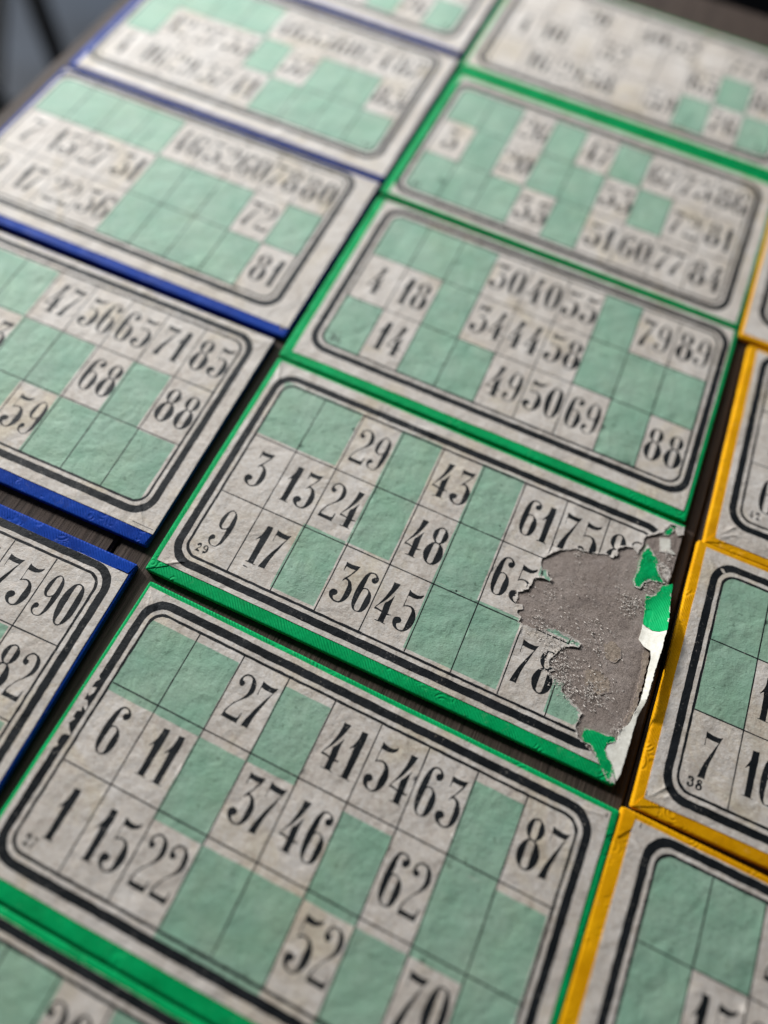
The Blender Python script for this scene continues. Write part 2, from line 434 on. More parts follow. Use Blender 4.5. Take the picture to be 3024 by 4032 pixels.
def cdt(loops, lines, pts):
    V = []; E = []
    for lp in loops:
        s = len(V); V += [Vector((float(p[0]), float(p[1]))) for p in lp]
        E += [(s + i, s + (i + 1) % len(lp)) for i in range(len(lp))]
    for ln in lines:
        s = len(V); V += [Vector((float(p[0]), float(p[1]))) for p in ln]
        E += [(s + i, s + i + 1) for i in range(len(ln) - 1)]
    V += [Vector((float(p[0]), float(p[1]))) for p in pts]
    r = delaunay_2d_cdt(V, E, [], 0, 1e-5, False)
    v = np.array([(p.x, p.y) for p in r[0]])
    f = np.array([list(q) for q in r[2]])
    return v, f


def grid_pts(x0, y0, x1, y1, step, rnd):
    out = []
    ny = max(1, int((y1 - y0) / step)); nx = max(1, int((x1 - x0) / step))
    for j in range(1, ny):
        for i in range(1, nx):
            out.append((x0 + (x1 - x0) * (i + rnd.uniform(-.3, .3)) / nx, y0 + (y1 - y0) * (j + rnd.uniform(-.3, .3)) / ny))
    return out


def to_local(v, z):
    """card cells (x right, y down) to metres about the card's centre"""
    return np.stack([(v[:, 0] - CW / 2) * U, (CH / 2 - v[:, 1]) * U, z], 1)


def nz(x, y, s, seed):
    return noise.noise(Vector((x * s + seed * 7.13, y * s - seed * 3.7, seed * 1.7)))


def sheet(name, v, f, z, mats, midx, parent, skirt):
    """a thin sheet: top surface plus its cut edge going down"""
    used = np.unique(f); rm = -np.ones(len(v), int); rm[used] = np.arange(len(used))
    v = v[used]; z = z[used]; f = rm[f]
    # card y runs down, so the winding flips
    a = v[f[:, 1]] - v[f[:, 0]]; b = v[f[:, 2]] - v[f[:, 0]]
    cr = a[:, 0] * b[:, 1] - a[:, 1] * b[:, 0]
    f = np.where((cr > 0)[:, None], f[:, ::-1], f)
    co = to_local(v, z)
    ed = {}
    for t in f:
        for i in range(3):
            e = (int(t[i]), int(t[(i + 1) % 3]))
            if (e[1], e[0]) in ed: del ed[(e[1], e[0])]
            else: ed[e] = 1
    faces = [tuple(int(q) for q in t) for t in f]; mi = list(midx)
    nv = [tuple(c) for c in co]; low = {}; top = {}
    for (i, j) in ed:
        for q in (i, j):
            if q not in low:
                top[q] = len(nv); nv.append(tuple(co[q]))
                low[q] = len(nv); nv.append((co[q][0], co[q][1], co[q][2] - skirt))
        faces.append((top[j], top[i], low[i], low[j])); mi.append(0)
    return mesh_obj(name, nv, faces, mats, parent, mi, True)


# ------------------------------------------------------------------ a card
def print_face(card, spec):
    rnd = random.Random(spec['seed'])
    seed = spec['seed']
    l, t, r, b = spec['tape']
    gx, gy = spec['grid']
    H = 4.62; R0, R1, R2, R3 = 0, 1.52, 3.06, 4.62
    rr = lambda a, n: rough(rrect(gx - a, gy - a, gx + 9 + a, gy + H + a, n), .12, .006, rnd)
    paper = rough([(l, t), (CW - r, t), (CW - r, CH - b), (l, CH - b)], .5, .006, rnd)
    th = .027
    bo = rr(.30, .50); bi = rr(.135, .36); to = rr(.055, .30)
    ti = rr(0.0, .27)
    loops = [paper, bo, bi, to, ti]
    lines = []
    for i in range(1, 9):
        lines.append(rough([(gx + i - th / 2, gy), (gx + i + th / 2, gy), (gx + i + th / 2, gy + H), (gx + i - th / 2, gy + H)], .25, .003, rnd))
    for y in (R1, R2):
        lines.append(rough([(gx, gy + y - th / 2), (gx + 9, gy + y - th / 2), (gx + 9, gy + y + th / 2), (gx, gy + y + th / 2)], .25, .003, rnd))
    loops += lines
    # green blocks, printed slightly off register
    ox, oy = spec['off']
    greens = []
    RY = (R0, R1, R2, R3)
    for j, row in enumerate(spec['rows']):
        i = 0
        while i < 9:
            if row[i] is None:
                k = i
                while k < 9 and row[k] is None: k += 1
                greens.append(rough([(gx + i + ox, gy + RY[j] + oy), (gx + k + ox, gy + RY[j] + oy),
                                     (gx + k + ox, gy + RY[j + 1] + oy + .002), (gx + i + ox, gy + RY[j + 1] + oy + .002)], .2, .006, rnd))
                i = k
            else: i += 1
    loops += greens
    digits = []
    for j, row in enumerate(spec['rows']):
        for i, num in enumerate(row):
            if not num: continue
            s = str(num)
            gap = .065
            w = sum(WD[c] for c in s) + gap * (len(s) - 1)
            x = gx + i + (.52 if len(s) > 1 else .49) - w / 2 + rnd.uniform(-.015, .015)
            base = gy + RY[j + 1] - .345 + rnd.uniform(-.02, .02)
            for c in s:
                gl = []
                for lp in GL[c]:
                    q = np.stack([x + lp[:, 0], base - lp[:, 1]], 1)
                    q += np.array([[rnd.uniform(-.003, .003), rnd.uniform(-.003, .003)] for _ in range(len(q))])
                    gl.append(q)
                digits.append(gl); loops += gl
                x += WD[c] + gap
    # serial number
    s = spec['stamp']
    if s:
        if spec.get('stamp_right'): x, y = gx + 8.62, gy + H - .13
        else: x, y = gx + .16, gy + H - .10
        for c in s:
            gl = [np.stack([x + lp[:, 0], y - lp[:, 1]], 1) for lp in GL['s' + c]]
            digits.append(gl); loops += gl
            x += WD['s' + c] + .035
    ticks = []
    for (x1, y1, x2, y2, w) in spec.get('ticks', []):
        d = np.array([x2 - x1, y2 - y1]); d /= np.linalg.norm(d); nn = np.array([-d[1], d[0]]) * w / 2
        a = np.array([x1, y1]); bb = np.array([x2, y2])
        ticks.append(np.array([a - nn, bb - nn, bb + nn, a + nn]))
    loops += ticks
    tear = spec.get('tear')
    pts = grid_pts(l, t, CW - r, CH - b, spec.get('res', .12), rnd)
    creases = spec.get('creases', [])
    cl = []
    for (a, bb) in creases:
        a = np.array(a); bb = np.array(bb); d = (bb - a) / np.linalg.norm(bb - a); nn = np.array([-d[1], d[0]]) * .018
        for o in (-nn, 0 * nn, nn):
            cl.append([a + o + (bb - a) * q / 6 for q in range(7)])
    if tear is not None:
        loops = loops + [tear]
        pts += [p for p in grid_pts(6.9, .1, 10.1, 5.8, .05, rnd)]
        pts = [tuple(p) for p in pts]
    v, f = cdt(loops, cl, pts)
    c = v[f].mean(1)
    keep = inside(c, paper)
    if tear is not None: keep &= ~inside(c, tear)
    f = f[keep]; c = c[keep]
    mid = np.zeros(len(f), int)
    fr = inside(c, ti)
    fr2 = inside(c, bo)
    for g in greens: mid[inside(c, g) & fr2 & (fr | (np.abs(oy) > .03))] = 1
    bk = (inside(c, bo) & ~inside(c, bi)) | (inside(c, to) & ~inside(c, ti))
    for g in lines: bk |= inside(c, g) & inside(c, to)
    for gl in digits:
        m = np.zeros(len(c), bool)
        for lp in gl: m ^= inside(c, lp)
        bk |= m
    for (x, y, q) in spec.get('worn', []):
        wob = np.array([1 + .5 * nz(p[0], p[1], 12, seed) for p in c])
        bk &= ~(np.hypot(c[:, 0] - x, (c[:, 1] - y)) < q * wob)
    for lp in ticks: bk |= inside(c, lp)
    mid[bk] = 2
    if tear is not None:
        m = (c[:, 0] > 6.8)
        d = np.full(len(c), 9.0); d[m] = seg_dist(c[m], tear)
        th_ = np.array([.012 + .055 * max(0, nz(p[0], p[1], 5, 9) + .25) + .02 * nz(p[0], p[1], 30, 4) for p in c])
        mid[d < th_] = 3
    z = np.empty(len(v))
    for i, (x, y) in enumerate(v):
        z[i] = T + .00030 + .00013 * nz(x, y, .9, seed) + .00006 * nz(x, y, 2.6, seed + 3)
    for (a, bb) in creases:
        d = seg_dist(v, np.array([a, bb]), False)
        z += .00034 * np.exp(-(d / .015) ** 2)
    if tear is not None:
        d = seg_dist(v, tear)
        z += .00030 * np.exp(-(d / .07) ** 2) * np.array([.6 + nz(x, y, 3, 2) for x, y in v])
    if tear is None:
        ed = np.minimum(np.minimum(v[:, 0] - l, CW - r - v[:, 0]), np.minimum(v[:, 1] - t, CH - b - v[:, 1]))
        k = np.clip(ed / .35, 0, 1)
        z = (T + .00030) * (1 - k) + z * k
    o = sheet('printed_face', v, f, z, [MP, MG, MK, MFIB], mid, card, .00016)
    return o


def strip_section(w):
    return [(w + .10, T + .00002), (w * .5 + .03, T + .00006), (.044, T + .00006), (.030, T + .00003), (.014, T - .00008), (.004, T - .0003), (0, T - .0006), (0, T - .0009), (0, .0003)]


def binding(card, spec, mat, sides='ltrb'):
    rnd = random.Random(spec['seed'] + 50)
    W_, H_ = CW, CH
    for s in sides:
        L = W_ if s in 'tb' else H_
        prof = strip_section(max(.06, spec['tape']['ltrb'.index(s)]))
        dz = .00007 if s in 'tb' else 0
        n = int(L / .25)
        us = [None] + [q for q in np.linspace(.6, L - .6, n)] + ['e']
        verts = []; faces = []
        wob = [rnd.uniform(-.004, .004) for _ in us]
        rows = []
        secs = [('c0', 0), ('c1', .05)] + [('m', u) for u in np.linspace(.45, L - .45, n)] + [('c2', .05), ('c3', 0)]
        for k, (kind, u) in enumerate(secs):
            row = []
            for (d, z) in prof:
                m = max(d, .014)
                if kind == 'c0': a, dd = m, m
                elif kind == 'c1': a, dd = max(d, .05) + .004, d
                elif kind == 'm': a, dd = u, d
                elif kind == 'c2': a, dd = L - max(d, .05) - .004, d
                else: a, dd = L - m, m
                if kind == 'm' and d < .04: dd += .006 * nz(a, 0, 1.3, spec['seed'] + ord(s))
                if s == 't': x, y = a, dd
                elif s == 'b': x, y = a, H_ - dd
                elif s == 'l': x, y = dd, a
                else: x, y = W_ - dd, a
                zz = z + dz + (.00005 * nz(x, y, 4, spec['seed']) if z > T - .0005 else 0)
                row.append(len(verts))
                verts.append(((x - CW / 2) * U, (CH / 2 - y) * U, zz))
            rows.append(row)
        for k in range(len(rows) - 1):
            for i in range(len(prof) - 1):
                q = (rows[k][i], rows[k][i + 1], rows[k + 1][i + 1], rows[k + 1][i])
                faces.append(q if s in 'br' and s == 'b' or s == 'l' and False else q)
        o = mesh_obj('binding_strip', verts, faces, mat, card, None, True)
        bm = bmesh.new(); bm.from_mesh(o.data)
        bmesh.ops.recalc_face_normals(bm, faces=bm.faces)
        bm.faces.ensure_lookup_table()
        if sum(f.normal.z for f in bm.faces) < 0: bmesh.ops.reverse_faces(bm, faces=bm.faces)
        bm.to_mesh(o.data); bm.free()


def board(card, torn=False):
    bm = bmesh.new()
    e = .012
    box_bm(bm, (-CW / 2 + e) * U, (CW / 2 - e) * U, (-CH / 2 + e) * U, (CH / 2 - e) * U, .0001, T - .0001, .0003, 2)
    return bm_obj('cardboard', bm, MCORE, card)


def flap(card, loop, mat, seed):
    rnd = random.Random(seed)
    lp = rough(loop, .06, .004, rnd)
    lo, hi = lp.min(0), lp.max(0)
    v, f = cdt([lp], [], grid_pts(lo[0], lo[1], hi[0], hi[1], .05, rnd))
    c = v[f].mean(1); f = f[inside(c, lp)]
    z = np.array([T + .00036 + .00006 * nz(x, y, 6, seed) - .0004 * max(0, 1 - min(x, CW - x, y, CH - y) / .05) for x, y in v])
    sheet('folded_corner', v, f, z, [mat], np.zeros(len(f), int), card, .00035)


def make_card(spec, tape_mat):
    x, y = spec['tl']; th = spec['th']
    c, s = math.cos(th), math.sin(th)
    cx = x + c * CW / 2 - s * CH / 2
    cy = y + s * CW / 2 + c * CH / 2
    e = empty('lotto_card', (cx * U, -cy * U, 0), -th)
    tag(e, spec['label'], 'lotto card', spec['group'])
    board(e)
    binding(e, spec, tape_mat, spec.get('sides', 'ltrb'))
    print_face(e, spec)
    for i, lp in enumerate(spec.get('flaps', [])):
        flap(e, lp, tape_mat, spec['seed'] * 3 + i)
    return e


_ = None
def cr(*names):
    d = {'tl': ((.06, .08), (.42, .50)), 'tl2': ((.10, .05), (.30, .62)), 'tr': ((CW - .08, .16), (CW - .75, .28)),
         'br': ((CW - .10, CH - .10), (CW - .62, CH - .80)), 'br2': ((CW - .16, CH - .30), (CW - .6, CH - .42)),
         'bl': ((.12, CH - .14), (.62, CH - .46)), 'bl2': ((.25, CH - .28), (.55, CH - .62))}
    return [d[n] for n in names]


GG, GB, GY = 'green bound lotto cards in the middle column', 'blue bound lotto cards in the left column', 'yellow bound lotto cards in the right column'
TEAR = [[9.817, 0.135], [9.707, 0.389], [9.518, 0.54], [9.39, 0.662], [9.341, 0.731], [9.373, 0.898], [9.306, 1.139], [9.195, 1.027], [9.07, 1.057], [8.913, 1.161], [8.873, 1.255], [8.931, 1.317], [8.844, 1.477], [8.732, 1.456], [8.553, 1.481], [8.394, 1.572], [8.235, 1.573], [8.032, 1.61], [7.901, 1.702], [7.743, 1.792], [7.644, 1.898], [7.526, 2.027], [7.441, 2.17], [7.46, 2.27], [7.536, 2.373], [7.62, 2.348], [7.704, 2.481], [7.789, 2.498], [7.76, 2.569], [7.599, 2.559], [7.436, 2.622], [7.428, 2.753], [7.391, 2.912], [7.289, 3.03], [7.226, 3.074], [7.257, 3.199], [7.257, 3.31], [7.381, 3.293], [7.432, 3.366], [7.356, 3.442], [7.355, 3.511], [7.45, 3.562], [7.434, 3.664], [7.569, 3.682], [7.744, 3.67], [7.936, 3.635], [8.075, 3.516], [8.275, 3.504], [8.474, 3.492], [8.584, 3.52], [8.709, 3.515], [8.775, 3.564], [8.753, 3.653], [8.592, 3.702], [8.427, 3.817], [8.373, 3.96], [8.28, 4.133], [8.317, 4.244], [8.433, 4.293], [8.368, 4.399], [8.527, 4.428], [8.698, 4.5], [8.691, 4.628], [8.854, 4.677], [8.98, 4.767], [9.113, 4.804], [9.203, 4.861], [9.183, 4.991], [9.16, 5.145], [9.226, 5.282], [9.253, 5.329], [9.386, 5.374], [9.609, 5.483], [9.792, 5.619], [9.866, 5.711], [10.3, 5.78], [10.3, .08]]
tr = random.Random(3)
TEAR = rough(TEAR, .05, .016, tr)

cards = [
 dict(id='G0', m=TGREEN, seed=10, tl=(-.08, -18.02), th=.003, grid=(.60, .55), tape=(.1, .1, .1, .28), off=(0, 0), stamp='26', stamp_right=True, res=.3,
      rows=[['', '', '20', '', '40', '52', '', '77', '85'], ['4', '10', '', '32', '', '', '63', _, '88'], ['', '16', '29', '38', '', '59', _, '76', _]],  # empty strings leave those squares bare paper, without the green block
      label='farthest green bound lotto card, pale and washed out with 76 in its bottom row', group=GG),
 dict(id='G1', m=TGREEN, seed=11, tl=(-.054, -12.024), th=.0055, grid=(.47, .74), tape=(.22, .26, .10, .11), off=(0, 0), stamp='31', res=.2,
      rows=[[_, _, '26', _, '47', _, '67', '75', '86'], ['5', _, '20', _, _, '53', _, '72', '81'], [_, _, _, '33', _, '51', '60', '77', '84']],
      label='green bound lotto card with 5 20 53 72 81 in its middle row', group=GG),
 dict(id='G2', m=TGREEN, seed=12, tl=(-.051, -5.962), th=-.0032, grid=(.707, .449), tape=(.24, .06, .12, .25), off=(0, 0), stamp='36', res=.12,
      rows=[[_, _, _, '30', '40', '55', _, '79', '89'], ['4', '18', _, '34', '44', '58', _, _, _], [_, '14', _, _, '49', '50', '69', _, '88']],
      label='green bound lotto card with 49 50 69 88 in its bottom row', group=GG),
 dict(id='G3', m=TGREEN, seed=13, tl=(0, 0), th=0, grid=(.54, .606), tape=(.13, .07, .12, .28), off=(-.05, -.07), stamp='29', res=.09, tear=TEAR, sides='ltb', ticks=[(6.36, 1.80, 6.36, 1.84, .03), (6.01, 3.60, 6.05, 3.61, .035), (1.78, 4.985, 1.88, 4.99, .025)],
      flaps=[[(.02, 5.2), (.125, 5.2), (.125, 5.64), (.40, 5.645), (.04, 5.88)]],
      creases=cr('bl', 'tl2'),
      rows=[[_, _, '29', _, '43', _, '61', '75', '82'], ['3', '13', '24', _, '48', _, '65', _, _], ['9', '17', _, '36', '45', _, _, '78', _]],
      label='torn green bound lotto card whose right side is ripped off down to grey board', group=GG),
 dict(id='G4', m=TGREEN, seed=14, tl=(.239, 6.077), th=.018, grid=(.489, .514), tape=(.075, .10, .15, .30), off=(-.02, .155), stamp='27', res=.09,
      creases=cr('tl', 'tl2', 'tr'), ticks=[(9.944, .14, 9.936, .22, .02)], flaps=[[(10.02, .13), (10.13, .03), (10.14, .42), (10.02, .52)]], worn=[(.20, 2.35, .07), (.20, 2.62, .10), (.17, 2.9, .08), (.20, 3.15, .10), (.17, 3.4, .07), (.18, 2.1, .05)],
      rows=[[_, _, '27', _, '41', '54', '63', _, '87'], ['6', '11', _, '37', '46', _, '62', _, _], ['1', '15', '22', _, _, '52', _, '70', _]],
      label='green bound lotto card with 27 41 54 63 87 in its top row', group=GG),
 dict(id='G5', m=TGREEN, seed=15, tl=(.12, 12.03), th=.018, grid=(.42, .42), tape=(.08, .12, .12, .25), off=(.08, 0), stamp='28', res=.2,
      rows=[[_, _, '20', _, '48', '56', _, '71', _], ['2', '12', _, '35', _, _, '64', _, '83'], ['8', _, '23', _, '42', _, _, '74', '90']],
      label='nearest green bound lotto card, cut off by the bottom of the photo', group=GG),
 dict(id='B0', m=TBLUE, seed=20, tl=(-10.44, -18.62), th=0, grid=(.45, .50), tape=(.2, .1, .05, .12), off=(0, 0), stamp='18', stamp_right=True, res=.35,
      rows=[[_, '11', _, '35', _, '57', _, '70', '84'], ['3', _, '21', _, '42', _, '66', _, '82'], [_, '19', _, '39', _, '58', _, '76', _]],
      label='farthest blue bound lotto card, only its dim corner showing at the top', group=GB),
 dict(id='B1', m=TBLUE, seed=21, tl=(-10.40, -12.41), th=-.0084, grid=(.45, .48), tape=(.22, .06, .05, .10), off=(0, 0), stamp='14', stamp_right=True, res=.25,
      rows=[[_, _, _, _, '46', '55', '60', '74', '87'], [_, '12', '27', '33', _, '57', _, _, '83'], ['4', '16', '29', '37', '41', _, _, _, _]],
      label='very blurred blue bound lotto card with 4 16 29 37 41 in its bottom row', group=GB),
 dict(id='B2', m=TBLUE, seed=22, tl=(-10.358, -6.38), th=-.0092, grid=(.28, .40), tape=(.12, .07, .05, .28), off=(0, 0), stamp='12', res=.2,
      rows=[[_, _, _, _, '46', '52', '60', '78', '80'], ['7', '15', '27', '31', _, _, _, '72', _], ['9', '17', '22', '36', _, _, _, _, '81']],
      label='blurred blue bound lotto card with 7 15 27 31 72 in its middle row', group=GB),
 dict(id='B3', m=TBLUE, seed=23, tl=(-10.485, -.257), th=-.0165, grid=(.554, .463), tape=(.1, .03, .015, .30), off=(-.06, .03), stamp='15', res=.12,
      creases=cr('br', 'br2', 'tr'), ticks=[(9.61, 5.521, 10.10, 5.525, .014)], flaps=[[(9.78, 5.63), (10.13, 5.64), (10.10, 5.88)]],
      rows=[['2', '10', _, _, '47', '56', '65', '71', '85'], [_, '14', _, '33', _, _, '68', _, '88'], ['5', _, '26', _, _, '59', _, _, _]],
      label='blue bound lotto card with 47 56 65 71 85 in its top row', group=GB),
 dict(id='B4', m=TBLUE, seed=24, tl=(-10.32, 6.07), th=-.018, grid=(.62, .56), tape=(.1, .26, .07, .2), off=(-.05, .05), stamp='16', res=.12,
      creases=cr('tr'), flaps=[[(10.08, .245), (10.13, .04), (9.80, .245)]],
      rows=[[_, '13', _, '34', _, _, '61', '75', '90'], ['6', _, '28', _, '43', _, '69', _, '82'], [_, '18', _, '30', _, '54', _, '73', _]],
      label='nearest blue bound lotto card with 75 and 90 in its top row', group=GB),
 dict(id='Y0', m=TYELL, seed=30, tl=(10.10, -11.72), th=-.01, grid=(.60, .36), tape=(.06, .1, .1, .16), off=(0, 0), stamp='40', res=.25,
      rows=[['', _, '20', _, '41', _, '60', '72', _], ['1', '11', _, '39', _, '58', _, _, '84'], ['6', _, '25', _, '49', _, _, '70', '86']],
      label='farthest yellow bound lotto card, only a corner showing at the right edge', group=GY),
 dict(id='Y1', m=TYELL, seed=31, tl=(10.452, -5.684), th=-.025, grid=(.66, .36), tape=(.22, .12, .1, .2), off=(0, 0), stamp='42', res=.15,
      creases=cr('bl', 'bl2'), flaps=[[(.03, 5.88), (.21, 5.60), (.22, 5.70), (.5, 5.71)]],
      rows=[['8', _, '22', _, '45', _, _, '71', '89'], ['2', '10', _, _, '40', _, '68', _, '80'], ['6', _, '29', '35', _, '53', _, '79', _]],
      label='yellow bound lotto card with the small serial number 42 in its corner', group=GY),
 dict(id='Y2', m=TYELL, seed=32, tl=(10.49, .198), th=-.0108, grid=(.72, .595), tape=(.20, .12, .1, .25), off=(0, .0), stamp='38', res=.09,
      creases=cr('bl', 'bl2', 'tl'), worn=[(.655, .50, .05)], ticks=[(.22, 5.52, .215, 5.62, .018)], flaps=[[(.03, 5.88), (.19, 5.62), (.20, 5.67), (.52, 5.68)]],
      rows=[[_, _, '23', _, '44', _, '66', _, '81'], [_, '12', _, '37', _, '50', _, '73', _], ['7', '16', _, _, '47', _, '64', _, '85']],
      label='yellow bound lotto card with the small serial number 38 below a 7', group=GY),
 dict(id='Y3', m=TYELL, seed=33, tl=(10.412, 6.154), th=.017, grid=(.86, .449), tape=(.27, .12, .1, .25), off=(0, 0), stamp='43', res=.12,
      creases=cr('tl', 'tl2'), ticks=[(.40, .14, .405, .22, .018)], flaps=[[(.04, .04), (.27, .03), (.28, .11), (.26, .3), (.05, .55)]],
      rows=[[_, _, '21', _, '46', _, '62', _, '88'], [_, '15', '27', _, _, '57', _, '74', _], ['3', _, _, '31', '43', _, '67', _, '82']],
      label='nearest yellow bound lotto card with two empty green squares at its top left', group=GY),
]

# ------------------------------------------------------------------ table, floor and what stands beyond
FZ = -.75
xl, xr, yn, yf = -10.93, 24.5, 16.5, -20.1
table = empty('table', ((xl + xr) / 2 * U, -(yn + yf) / 2 * U, FZ))
tag(table, 'dark weathered plank table that the lotto cards lie on', 'table')
ox, oy = -(xl + xr) / 2 * U, (yn + yf) / 2 * U


def tbox(name, x0, x1, y0, y1, z0, z1, bev=.0012):
    bm = bmesh.new()
    box_bm(bm, x0 * U + ox, x1 * U + ox, -y1 * U + oy, -y0 * U + oy, z0 - FZ, z1 - FZ, bev, 2)
    return bm_obj(name, bm, MWOOD, table)


for a, b in ((xl, -.915), (-.835, 10.47), (10.51, 20.6), (20.65, xr)):
    tbox('plank', a, b, yf, yn, -.026, 0)
tbox('apron', xl + 1.5, xl + 2.6, yf + 2, yn - 2, -.11, -.0265)
tbox('apron', xr - 2.6, xr - 1.5, yf + 2, yn - 2, -.11, -.0265)
tbox('apron', xl + 2.7, xr - 2.7, yf + 2, yf + 3.1, -.11, -.0265)
tbox('apron', xl + 2.7, xr - 2.7, yn - 3.1, yn - 2, -.11, -.0265)
for a in (xl + 2.7, xr - 5.2):
    for b in (yf + 3.2, yn - 5.7):
        tbox('leg', a, a + 2.5, b, b + 2.5, FZ, -.0265, .003)
bm = bmesh.new()
bmesh.ops.create_grid(bm, x_segments=4, y_segments=4, size=6)
fl = bm_obj('floor', bm, mat_floor())
fl.location.z = FZ
tag(fl, kind='structure')
# low dark cupboard past the far end of the table
cb = empty('low_cupboard', (.55, 1.05, FZ))
tag(cb, 'low black cupboard beyond the far right end of the table', 'cupboard')
bm = bmesh.new(); box_bm(bm, -.75, .75, -.2, .2, 0, .62, .004); bm_obj('carcass', bm, MMETAL, cb)
for i in (-1, 0, 1):
    bm = bmesh.new(); box_bm(bm, i * .49 - .235, i * .49 + .235, -.222, -.202, .03, .60, .003); d = bm_obj('door', bm, MMETAL, cb)
    bm = bmesh.new(); box_bm(bm, i * .49 - .04, i * .49 + .04, -.236, -.223, .52, .535, .002); bm_obj('handle', bm, MMETAL, d)
# chair past the left edge
L = [(-35.07, -28.9), (-26.0, -15.7), (-39.2, -6.6), (-48.3, -19.8)]
mx = sum(p[0] for p in L) / 4; my = sum(p[1] for p in L) / 4
ch = empty('stool', (mx * U, -my * U, FZ))
tag(ch, 'stool with thin black legs standing on the floor left of the table', 'stool')
for x, y in L:
    bm = bmesh.new()
    bmesh.ops.create_cone(bm, cap_ends=True, segments=16, radius1=.013, radius2=.016, depth=.50, matrix=Matrix.Translation(((x - mx) * U, -(y - my) * U, .25)))
    bm_obj('leg', bm, MMETAL, ch, True)
seat = [Vector(((x - mx) * U * 1.02, -(y - my) * U * 1.02, 0)) for x, y in L]
bm = bmesh.new()
vb = [bm.verts.new(v + Vector((0, 0, .50))) for v in seat]
bm.faces.new(vb)
r = bmesh.ops.extrude_face_region(bm, geom=bm.faces[:])
for g in r['geom']:
    if isinstance(g, bmesh.types.BMVert): g.co.z += .03
bmesh.ops.recalc_face_normals(bm, faces=bm.faces)
bmesh.ops.bevel(bm, geom=bm.edges[:], offset=.008, segments=3, affect='EDGES')
bm_obj('seat', bm, MMETAL, ch)
# ------------------------------------------------------------------ the cards
made = {}
for s in cards:
    made[s['id']] = make_card(s, s['m'])

# ------------------------------------------------------------------ the torn card
torn = made['G3']
rt = random.Random(21)


def lift(x, y):
    """how far the delaminated right edge curls up (metres)"""
    a = max(0.0, (x - 9.80) / .47)
    w = 1.0
    if y < 1.4: w = 0
    elif y < 1.9: w = (y - 1.4) / .5 * .35
    elif y < 2.4: w = .35 + (y - 1.9) / .5 * .65
    elif y > 4.15: w = max(.16, 1 - (y - 4.15) / .35)
    return (.0042 * a ** 1.6) * w * (1 + .18 * nz(x, y, 2.5, 5))


def patch(name, loops, mats, base, amp2=.006, res=.04, skirt=.0003, fringe=0.0, curl=True, amp=.00012, hole=None):
    lp = [rough(l, .045, amp2, rt) for l in loops]
    lo = np.min([l.min(0) for l in lp], 0); hi = np.max([l.max(0) for l in lp], 0)
    v, f = cdt(lp, [], grid_pts(lo[0], lo[1], hi[0], hi[1], res, rt))
    c = v[f].mean(1)
    m = np.zeros(len(c), bool)
    for l in lp: m |= inside(c, l)
    f = f[m]; c = c[m]
    mid = np.zeros(len(f), int)
    if fringe:
        d = np.min([seg_dist(c, l) for l in lp], 0)
        for i, p in enumerate(c):
            if d[i] < fringe * (.5 + nz(p[0], p[1], 6, 3)): mid[i] = 1
    z = np.array([T + base + amp * nz(x, y, 3.5, 8) + .5 * amp * nz(x, y, 11, 8) + (lift(x, y) if curl else 0) for x, y in v])
    return sheet(name, v, f, z, mats, mid, torn, skirt)


# rough exposed board surface
core_loop = [(7.15, .12), (10.10, .12), (10.12, 1.2), (10.10, 3.0), (10.11, 4.6), (10.09, 5.72), (9.6, 5.75), (7.15, 5.3)]
lp = rough(core_loop, .08, .012, rt)
v, f = cdt([lp], [], grid_pts(7.15, .12, 10.12, 5.74, .035, rt))
c = v[f].mean(1); f = f[inside(c, lp)]
z = np.array([T + .00004 + .00010 * nz(x, y, 2.2, 1) + .00009 * nz(x, y, 9, 2) + .00007 * nz(x, y, 24, 3) - (.0005 * max(0, (x - 9.95) / .15) ** 2) for x, y in v])
sheet('bare_board', v, f, z, [MCORE], np.zeros(len(f), int), torn, .0006)

patch('torn_binding', [[(9.457, .813), (9.628, .957), (9.771, 1.097), (9.863, 1.347), (10.042, 1.538), (9.946, 1.568), (9.771, 1.594), (9.622, 1.721), (9.588, 1.88), (9.462, 1.896), (9.382, 1.748), (9.414, 1.53), (9.396, 1.275), (9.433, 1.02)]],
      [TGREEN, MFIB], .00040, fringe=.05, amp=.00030, curl=False)
patch('torn_binding', [[(9.695, .395), (9.824, .163), (9.924, .239), (9.836, .42), (9.709, .449)]], [TGREEN, MFIB], .00035, fringe=.03, curl=False)
patch('torn_binding', [[(9.341, 5.111), (9.927, 5.035), (9.972, 5.109), (9.813, 5.216), (9.799, 5.327), (9.904, 5.442), (10.028, 5.547), (10.074, 5.663), (10.10, 5.82), (10.0, 5.86), (9.828, 5.661), (9.663, 5.505), (9.53, 5.379), (9.38, 5.353), (9.334, 5.28)]],
      [TGREEN, MFIB], .00048, fringe=.025, curl=False, amp=.0002)
patch('torn_binding', [[(9.733, 1.939), (9.835, 1.934), (9.92, 1.866), (9.983, 1.709), (10.009, 1.611), (10.20, 1.48), (10.235, 1.99), (10.262, 2.476), (10.262, 2.605), (10.158, 2.674), (10.034, 2.681), (9.922, 2.643), (9.845, 2.60), (9.80, 2.34)]],
      [TGREEN, MFIB], .00030, fringe=.018)
patch('torn_backing', [[(9.845, 2.612), (9.922, 2.655), (10.034, 2.693), (10.158, 2.686), (10.262, 2.617), (10.268, 2.978), (10.264, 3.214), (10.262, 3.577), (10.245, 4.171), (10.222, 4.503), (10.215, 5.149), (10.20, 5.663), (10.17, 5.79),
       (10.10, 5.68), (10.034, 5.567), (9.93, 5.45), (9.826, 5.338), (9.82, 5.25), (9.894, 5.167), (9.991, 5.053), (9.975, 4.87), (10.10, 4.70), (10.145, 4.55), (10.165, 4.317), (10.15, 3.467), (10.14, 3.291), (10.10, 3.13), (9.961, 3.067), (9.85, 2.95)]],
      [MCREAM, MFIB], .00026, fringe=.0)
